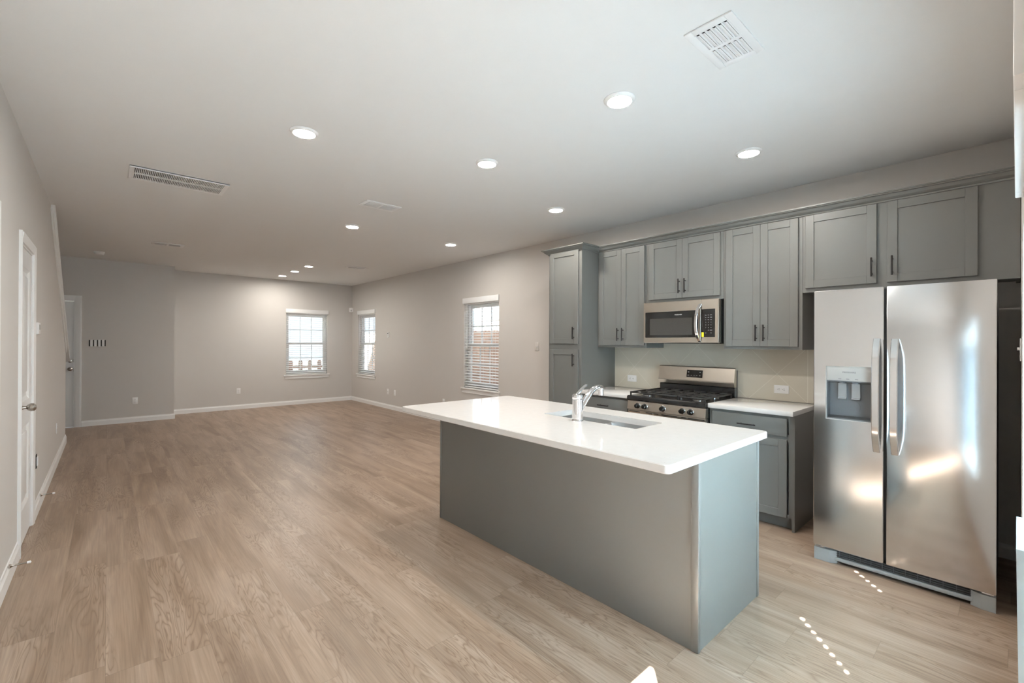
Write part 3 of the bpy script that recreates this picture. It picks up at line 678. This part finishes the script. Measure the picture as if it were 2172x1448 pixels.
b = B(fr).box(-.775, -.158, 3.462, 3.49, .020, .042, .004); b.build('kick_bar', M_GREY, fr)
for pts in ([(-.884, 3.450), (-.800, 3.450), (-.765, 3.470), (-.765, 3.53), (-.884, 3.53)], [(-.072, 3.450), (-.128, 3.450), (-.166, 3.470), (-.166, 3.53), (-.072, 3.53)]):
    B(fr).prism(pts, 'z', 0.001, .080).build('foot', M_GREY, fr)
for x0, x1 in ((-.875, -.83), (-.125, -.08)): B(fr).box(x0, x1, 3.455, 3.50, .083, .092, .002).build('hinge', M_CHROME, fr)
for x0, x1 in ((-.12, -.072), (-.886, -.84)): B(fr).box(x0, x1, 3.50, 3.56, 1.728, 1.748, .004).build('hinge_cover', M_DGREY, fr)

# ------------------------------------------------------------------ island
isl = thing('kitchen_island', 'large grey kitchen island base with plain panelled front in mid room', 'island', (-2.016, 2.35, 0))
IX0, IX1, IY0, IY1 = -3.072, -.960, 1.990, 2.700
b = B(isl); b.box(IX0, IX0 + .02, IY0 + .001, IY1, .001, .8765); b.box(IX1 - .02, IX1, IY0 + .001, IY1, .001, .8765); b.box(IX0 + .02, IX1 - .02, IY0 + .02, IY1, .10, .118)
for x in (-2.26, -1.34): b.box(x - .009, x + .009, IY0 + .02, IY1 - .02, .118, .86)
b.box(IX0 + .02, IX1 - .02, IY1 - .02, IY1, .118, .16); b.box(IX0 + .02, IX1 - .02, IY1 - .02, IY1, .84, .8765)
b.build('carcass', M_CAB, isl)
B(isl).box(IX0, IX1, IY0, IY0 + .018, .001, .8765).build('front_panel', M_CAB, isl)
b = B(isl).box(IX1 - .03, IX1 + .006, IY0 - .006, IY0 + .020, .001, .876, .003); b.build('corner_trim', M_CAB, isl)
B(isl).box(IX1 - .012, IX1 + .005, IY1 - .024, IY1 + .003, .001, .876, .003).build('corner_trim', M_CAB, isl)
B(isl).box(IX0 - .005, IX0 + .012, IY0 - .005, IY0 + .020, .001, .876, .003).build('corner_trim', M_CAB, isl)
B(isl).box(IX0 + .02, IX1 - .02, IY1 - .085, IY1 - .07, 0.001, .10).build('toe_kick', M_CAB, isl)
for x0, x1, hx in ((-3.04, -2.69, -2.72), (-2.68, -2.33, -2.65), (-2.20, -1.81, -1.84), (-1.80, -1.41, -1.77), (-1.28, -1.0, -1.25)):
    dr = shaker(B(isl), x0, x1, .115, .855, IY1 + .0195, d=1).build('door', M_CAB, isl); pull(isl, dr, hx, .68, .815, IY1 + .0195, d=1)
SK = (-2.160, -1.434, 2.222, 2.520)
one('island_countertop', B().slab_with_hole((-3.104, -.917, 1.655, 2.732), .025, SK, .018, .8775, .9155), M_QUARTZ, 'long white quartz slab on the kitchen island with a sink cutout', 'countertop')
sk = thing('sink', 'undermount stainless steel sink bowl set into the island countertop', 'sink', (-1.797, 2.371, .66))
sx0, sx1, sy0, sy1 = SK[0] - .008, SK[1] + .008, SK[2] - .008, SK[3] + .008
b = B(sk); zt, zb_ = .8765, .68
b.box(sx0 - .012, sx0, sy0 - .012, sy1 + .012, zb_, zt); b.box(sx1, sx1 + .012, sy0 - .012, sy1 + .012, zb_, zt); b.box(sx0, sx1, sy0 - .012, sy0, zb_, zt); b.box(sx0, sx1, sy1, sy1 + .012, zb_, zt); b.box(sx0, sx1, sy0, sy1, zb_, zb_ + .004)
b.box(-1.836, -1.818, sy0, sy1, zb_, .862, .004)
b.build('basin', M_SINK, sk)
for x in (-2.0, -1.63): B(sk).lathe([(.045, 0), (.045, .003), (.035, .003), (.033, .001), (.001, .001)], (x, 2.40, .684), 'z', 24).build('drain', M_CHROME, sk)
fa = thing('faucet', 'chrome single-lever kitchen faucet standing at the sink edge', 'faucet', (-1.812, 2.168, .9155))
fx, fy = -1.812, 2.168
B(fa).lathe([(.037, 0), (.037, .006), (.034, .010), (.0335, .018), (.0315, .10), (.031, .135)], (fx, fy, .9155), 'z', 32).build('body', M_CHROME, fa)
B(fa).lathe([(.0315, .1365), (.033, .139), (.033, .158), (.030, .166), (.020, .171), (.001, .172)], (fx, fy, .9155), 'z', 32).build('cap', M_CHROME, fa)
sp = []
for k in range(15):
    t = k / 14; sp.append((fx + .004 * t, fy + .020 + .222 * t, .985 + .155 * math.sin(t * 1.75) / math.sin(1.5708) * .93 - .022 * t * t))
spo = B(fa).tube(sp, [.0185] * 3 + [.0175] * 6 + [.0165] * 4 + [.016, .015], 20, 1.15).build('spout', M_CHROME, fa)
e = Vector(sp[-1]); B(fa).tube([(e.x, e.y - .014, e.z + .004), (e.x, e.y - .012, e.z - .045)], [.0165, .0175], 20).build('spray_head', M_CHROME, spo)
B(fa).strip([(fx, fy - .004, 1.084), (fx, fy + .012, 1.094), (fx + .002, fy + .035, 1.112), (fx + .004, fy + .066, 1.130), (fx + .005, fy + .078, 1.134)], .009, .010, (1, 0, 0)).build('lever', M_CHROME, fa)

# ------------------------------------------------------------------ ceiling fittings
LT = [(-1.473, 2.111), (-3.065, .938), (-1.265, 3.365), (-2.661, 2.121), (-3.118, 3.379), (-5.172, 2.123), (-5.199, 3.513), (-8.431, 2.671), (-9.214, 2.661), (-10.019, 2.659)]
LL = ['round ceiling downlight nearest the square white vent, largest in view', 'round ceiling downlight between the long return grille and the camera', 'round ceiling downlight above the fridge end of the wall cabinets',
      'round ceiling downlight in the middle of the ceiling, above the sink', 'small round ceiling downlight nearest the tall pantry cabinet', 'round ceiling downlight beside the small vent in mid ceiling',
      'small ceiling downlight near the long right wall beyond the pantry', 'first of three ceiling downlights in a row towards the far wall', 'middle of three ceiling downlights in a row towards the far wall', 'last of three ceiling downlights in a row, closest to the far wall']
dl = thing('recessed_downlight', LL[0], 'ceiling light', (*LT[0], H), 0, 'round recessed ceiling downlights')
b = B().lathe([(.085, -.0005), (.085, -.004), (.078, -.012), (.066, -.015), (.064, -.011), (.064, -.0006)], (0, 0, 0), 'z', 40); b.build('trim_ring', M_WHITE, dl)
B().lathe([(.0638, -.0062), (.0638, -.0115), (.03, -.0125), (.001, -.0126)], (0, 0, 0), 'z', 32).build('diffuser', M_LED, dl)
for (x, y), l in zip(LT[1:], LL[1:]): dup(dl, (x, y, H), None, l)

vt = thing('ceiling_register', 'square-looking white louvred ceiling register nearest the camera', 'vent', (-.874, 2.054, H), 0, 'white louvred ceiling registers')
b = B(); a, c = .102, .180; oa, oc = .070, .143
b.box(-a, -oa, -c, c, -.008, -.0005, .002); b.box(oa, a, -c, c, -.008, -.0005, .002); b.box(-oa, oa, -c, -oc, -.008, -.0005, .002); b.box(-oa, oa, oc, c, -.008, -.0005, .002); b.box(-oa, oa, -.010, .010, -.009, -.001)
for k in range(7): x = -oa + k * 2 * oa / 6; b.box(x - .003, x + .003, -oc, oc, -.009, -.002)
b.build('frame', M_WHITE, vt)
B().box(-oa, oa, -oc, oc, -.0016, -.0004).build('opening_shade', M_SHADOWBOX, vt)  # flat dark sheet stands in for the shade behind the louvres
for y0, y1 in ((-oc + .003, -.012), (.012, oc - .003)):
    b = B()
    for k in range(6):
        x = -oa + (k + .5) * 2 * oa / 6; pts = []
        for j in range(6): t = j / 5; pts.append((x - .009 + .017 * t, -.003 - .008 * math.sin(t * 2.0)))
        b.prism(pts + [(p[0] + .0006, p[1] - .0012) for p in pts[::-1]], 'y', y0, y1)
    b.build('louvres', M_WHITE, vt)
for (x, y, l) in ((-4.213, 2.008, 'white louvred ceiling register in mid ceiling beside a downlight'), (-7.91, .622, 'white louvred ceiling register near the smoke detector on the left'), (-8.005, 3.37, 'faint white louvred ceiling register near the long right wall, by the far corner')):
    dup(vt, (x, y, H), 0, l)

rv = thing('return_air_grille', 'long white slotted return air grille on the ceiling at left', 'vent', (-4.708, .45, H))
gx0, gx1, gy0, gy1 = -4.892, -4.524, .120, .780; b = B(rv); ix0, ix1, iy0, iy1 = gx0 + .035, gx1 - .035, gy0 + .03, gy1 - .03
b.box(gx0, ix0, gy0, gy1, H - .010, H - .0005, .002); b.box(ix1, gx1, gy0, gy1, H - .010, H - .0005, .002); b.box(ix0, ix1, gy0, iy0, H - .010, H - .0005, .002); b.box(ix0, ix1, iy1, gy1, H - .010, H - .0005, .002)
b.box(gx1 - .004, gx1, gy0, gy1, H - .016, H - .0005)
b.build('frame', M_WHITE, rv)
b = B(rv); n_ = 54; cx = (ix0 + ix1) / 2
for k in range(n_ + 1): y = iy0 + k * (iy1 - iy0) / n_; b.box(ix0, ix1, y - .0026, y + .0026, H - .011, H - .002)
b.box(cx - .008, cx + .008, iy0, iy1, H - .0115, H - .002)
b.build('slats', M_WHITE, rv)
B(rv).box(ix0, ix1, iy0, iy1, H - .0018, H - .0004).build('opening_shade', M_SHADOWBOX, rv)  # flat dark sheet in place of the shaded duct behind the slats
for x in (gx0 + .016, gx1 - .016):
    for y in (gy0 + .014, gy1 - .014): B(rv).lathe([(.005, -.0098), (.005, -.012), (.001, -.0125)], (x, y, H), 'z', 10).build('screw', M_WHITE, rv)
sd = thing('smoke_detector', 'small round white smoke detector on the ceiling near the entry', 'smoke detector', (-9.30, -.10, H))
B(sd).lathe([(.066, -.0005), (.066, -.012), (.062, -.016)], (-9.30, -.10, H), 'z', 28).build('base', M_WHITE, sd)
B(sd).lathe([(.058, -.016), (.060, -.022), (.054, -.040), (.03, -.044), (.001, -.0445)], (-9.30, -.10, H), 'z', 28).build('cover', M_WHITE, sd)

# ------------------------------------------------------------------ wall plates (built facing -Y at wall face y=0)
def plate_bm(w, h): return B().box(-w / 2, w / 2, -.006, -.0005, -h / 2, h / 2, .0025)
def outlet(label, loc, rz, horiz=False, group='duplex wall outlets'):
    w_, h_ = (.116, .072) if horiz else (.072, .116)
    r = thing('wall_outlet', label, 'outlet', loc, rz, group)
    plate_bm(w_, h_).build('cover_plate', M_WHITE, r)
    s = B(); d = B()
    for k in (-1, 1):
        cx, cz = (k * .0195, 0) if horiz else (0, k * .0195)
        s.box(cx - .0165, cx + .0165, -.0085, -.005, cz - .0145, cz + .0145, .002)
        for q in (-.0055, .0055):
            if horiz: d.box(cx - .001, cx + .007, -.0090, -.008, cz + q - .001, cz + q + .001)
            else: d.box(cx + q - .001, cx + q + .001, -.0090, -.008, cz - .001, cz + .007)
        if horiz: d.lathe([(.0026, -.0086), (.0026, -.0091), (.0001, -.0091)], (cx - .007, 0, cz), 'y', 10)
        else: d.lathe([(.0026, -.0086), (.0026, -.0091), (.0001, -.0091)], (cx, 0, cz - .007), 'y', 10)
    s.build('receptacle', M_WHITE, r); d.build('slots', M_SHADOWBOX, r); return r
ho = outlet('white outlet laid sideways on the tiles left of the range', (-2.882, YK - .008, 1.004), 0, True)
dup(ho, (-1.373, YK - .008, 1.001), 0, 'white outlet laid sideways on the tiles between range and fridge')
vo = outlet('white outlet low on the entry wall, under the uncovered switches', (XS, .360, .368), PI / 2)
dup(vo, (XF, 2.022, .375), PI / 2, 'white outlet low on the far wall, left of its window')
dup(vo, (-8.51, YK, .356), 0, 'white outlet low on the right wall, beside a blank plate')
dup(vo, (-6.70, YK, .35), 0, 'faint white outlet low on the right wall, just above the island corner')
dup(vo, (-7.195, YL, .413), PI, 'small white outlet low on the left wall, well beyond the closet door')
cpz = thing('coax_plate', 'white blank jack plate low on the right wall, left of an outlet', 'wall plate', (-8.815, YK, .36)); plate_bm(.072, .116).build('cover_plate', M_WHITE, cpz); B().lathe([(.006, -.005), (.006, -.011), (.001, -.0112)], (0, 0, 0), 'y', 12).build('jack', M_LGREY, cpz)
jp = thing('jack_plate', 'pale uncovered jack box low on the left wall, above a door stop', 'wall plate', (-5.275, YL, .425), PI)
B().box(-.030, .030, -.004, -.0005, -.055, .055).build('backing', M_SHADOWBOX, jp); B().box(-.022, .022, -.012, -.004, -.036, .036, .002).build('insert', M_WHITE, jp)
ls = thing('light_switch', 'white toggle switch plate on the right wall beside the tall pantry', 'switch', (-4.40, YK, 1.347))
plate_bm(.072, .120).build('cover_plate', M_WALL, ls); B().box(-.005, .005, -.016, -.005, -.012, .006, .0015).build('toggle', M_WHITE, ls)
wc = thing('wall_control', 'slim white control on the right wall, between the two side windows', 'wall control', (-8.80, YK, 1.552))
B().box(-.034, .034, -.022, -.0005, -.056, .056, .004).build('housing', M_WHITE, wc); B().box(-.02, .02, -.0235, -.021, .008, .040, .001).build('screen', M_DGREY, wc); B().box(-.02, .02, -.025, -.021, -.035, -.015, .001).build('button', M_LGREY, wc)
sw = thing('uncovered_switch_bank', 'bank of four white switches without cover plate beside the front door', 'switch', (XS, -.124, 1.361), PI / 2)
B().box(-.103, .103, -.003, -.0005, -.052, .052).build('wall_box', M_SHADOWBOX, sw)
for k in range(4):
    x = -.071 + k * .0475
    y_ = B().box(x - .0165, x + .0165, -.010, -.003, -.056 if k != 2 else -.060, .056 if k != 1 else .052, .002).build('switch', M_WHITE, sw)
    B().prism([(-.010, -.033), (-.014, .033), (-.010, .034)], 'x', x - .0125, x + .0125).build('rocker', M_WHITE, y_)
tstat = thing('thermostat', 'white thermostat at head height on the left wall past the closet door', 'thermostat', (-5.15, YL, 1.495), PI)
B().box(-.062, .062, -.026, -.0005, -.047, .047, .005).build('housing', M_WHITE, tstat); B().box(-.04, .04, -.0275, -.025, -.01, .03, .001).build('screen', M_LGREY, tstat)
ms = thing('motion_sensor', 'tiny white motion sensor in the far right room corner', 'sensor', (-10.69, YK - .03, 2.165))
b = B(ms); b.prism([(-10.719, YK - .072), (-10.719, YK - .001), (-10.648, YK - .001), (-10.652, YK - .03), (-10.69, YK - .068)], 'z', 2.115, 2.215); b.build('housing', M_WHITE, ms)
B(ms).prism([(-10.672, YK - .051), (-10.655, YK - .034), (-10.650, YK - .038), (-10.667, YK - .055)], 'z', 2.13, 2.17).build('lens', M_LGREY, ms)
bs = thing('light_switch', 'white switch plate on the back wall at the photo edge, right of fridge', 'switch', (XB, 3.52, 1.375), -PI / 2)
plate_bm(.072, .118).build('cover_plate', M_WHITE, bs); B().box(-.005, .005, -.016, -.005, -.004, .012, .0015).build('toggle', M_WHITE, bs)
# door stops
def stop(label, x, z):
    r = thing('door_stop', label, 'door stop', (x, YL + .012, z), 0, 'spring door stops')
    B().lathe([(.012, 0), (.012, .004), (.007, .010), (.0045, .014), (.0042, .068), (.005, .070)], (0, 0, 0), 'y', 14).build('spring', M_NICKEL, r)
    B().lathe([(.0075, .070), (.008, .074), (.0075, .084), (.002, .087)], (0, 0, 0), 'y', 14).build('rubber_tip', M_WHITE, r); return r
stop('metal door stop on the left baseboard before the closet door', -3.85, .105)
stop('metal door stop on the left baseboard beyond the closet door', -5.475, .100)
# pale panel at the photo's right edge
pp = B(); pp.prism([(1.36, -.000), (1.62, .004), (1.62, .990), (1.36, .990)], 'x', .0, .012)
o = pp.bm
for v_ in o.verts: v_.co.x += -.001 + .0125 * (0.99 - v_.co.z)
one('upright_panel', pp, M_PALE, 'pale blue-grey upright panel leaning at the right edge of the photo', 'panel')

# ------------------------------------------------------------------ outdoors
struct('ground', B().box(-40, XO, -25, 30, -.35, -.15), M_LAWN)
struct('ground_bounce_patio', B().box(XO, 12, -12, 12, -.35, -.12), M_GROUND)  # unseen slab, kept bright to bounce sunlight in through the doorway
wf = thing('wooden_fence', 'tall brown board fence seen through the two right wall windows', 'fence', (-6, 6.2, -.15))
b = B(wf); x = -16.0
while x < 2: b.box(x, x + .135, 6.2, 6.22, -.14, 1.66 + random.uniform(-.01, .01)); x += .141
b.build('boards', M_WOOD, wf); B(wf).box(-16, 2, 6.22, 6.26, .2, .29).box(-16, 2, 6.22, 6.26, 1.3, 1.39).build('rails', M_WOOD, wf)
nh = thing('neighbour_house', 'white sided house beyond the board fence, seen through the blinds', 'house', (-9, 11, -.15))
b = B(nh).box(-13.2, -5.2, 10, 16, -.14, 4.6)
z = 0.0
while z < 4.5: b.prism([(10.0, z), (9.975, z), (10.0, z + .18)], 'x', -13.2, -5.2); z += .18
b.build('wall', M_SIDING, nh)
B(nh).prism([(9.5, 4.5), (13, 6.4), (16.5, 4.5)], 'x', -13.6, -4.8).build('roof', M_FRSIDE, nh)
wn_ = B(nh).box(-12.6, -11.4, 9.94, 10, 2.2, 3.4).build('window', M_WHITE, nh); B(nh).box(-12.52, -11.48, 9.93, 9.95, 2.28, 3.32).build('pane', M_CARGL, wn_)
pf = thing('picket_fence', 'low reddish picket fence outside the far wall window', 'fence', (-13.5, 4, -.15))
B(pf).box(-13.5, -13.46, 2, 5.6, .66, .73).box(-13.5, -13.46, 2, 5.6, .1, .17).build('rail', M_PICKET, pf)
y = 2.98
for k in range(9):
    B(pf).prism([(y, -.14), (y + .115, -.14), (y + .115, .83), (y + .09, .87), (y + .025, .87), (y, .83)], 'x', -13.52, -13.5).build('picket', M_PICKET, pf); y += .258
cr = thing('parked_car', 'white car with blue-grey windscreen parked beyond the picket fence', 'car', (-17.5, 3.4, -.15))
def carprism(b, pts, y0, y1): return b.prism(pts, 'y', y0, y1)
carprism(B(cr), [(-19.6, .10), (-15.3, .10), (-15.25, .55), (-15.5, .72), (-16.5, .80), (-17.2, 1.28), (-18.6, 1.30), (-19.5, .85), (-19.65, .5)], 2.5, 4.3).build('body', M_CAR, cr)
carprism(B(cr), [(-16.49, .80), (-17.19, 1.28), (-17.17, 1.30), (-16.42, .82)], 2.62, 4.18).build('windscreen', M_CARGL, cr)
for x in (-16.1, -18.8):
    for y in (2.48, 4.12): B(cr).lathe([(.33, 0), (.33, .2)], (x, y, .18), 'y', 24).build('wheel', M_TYRE, cr)
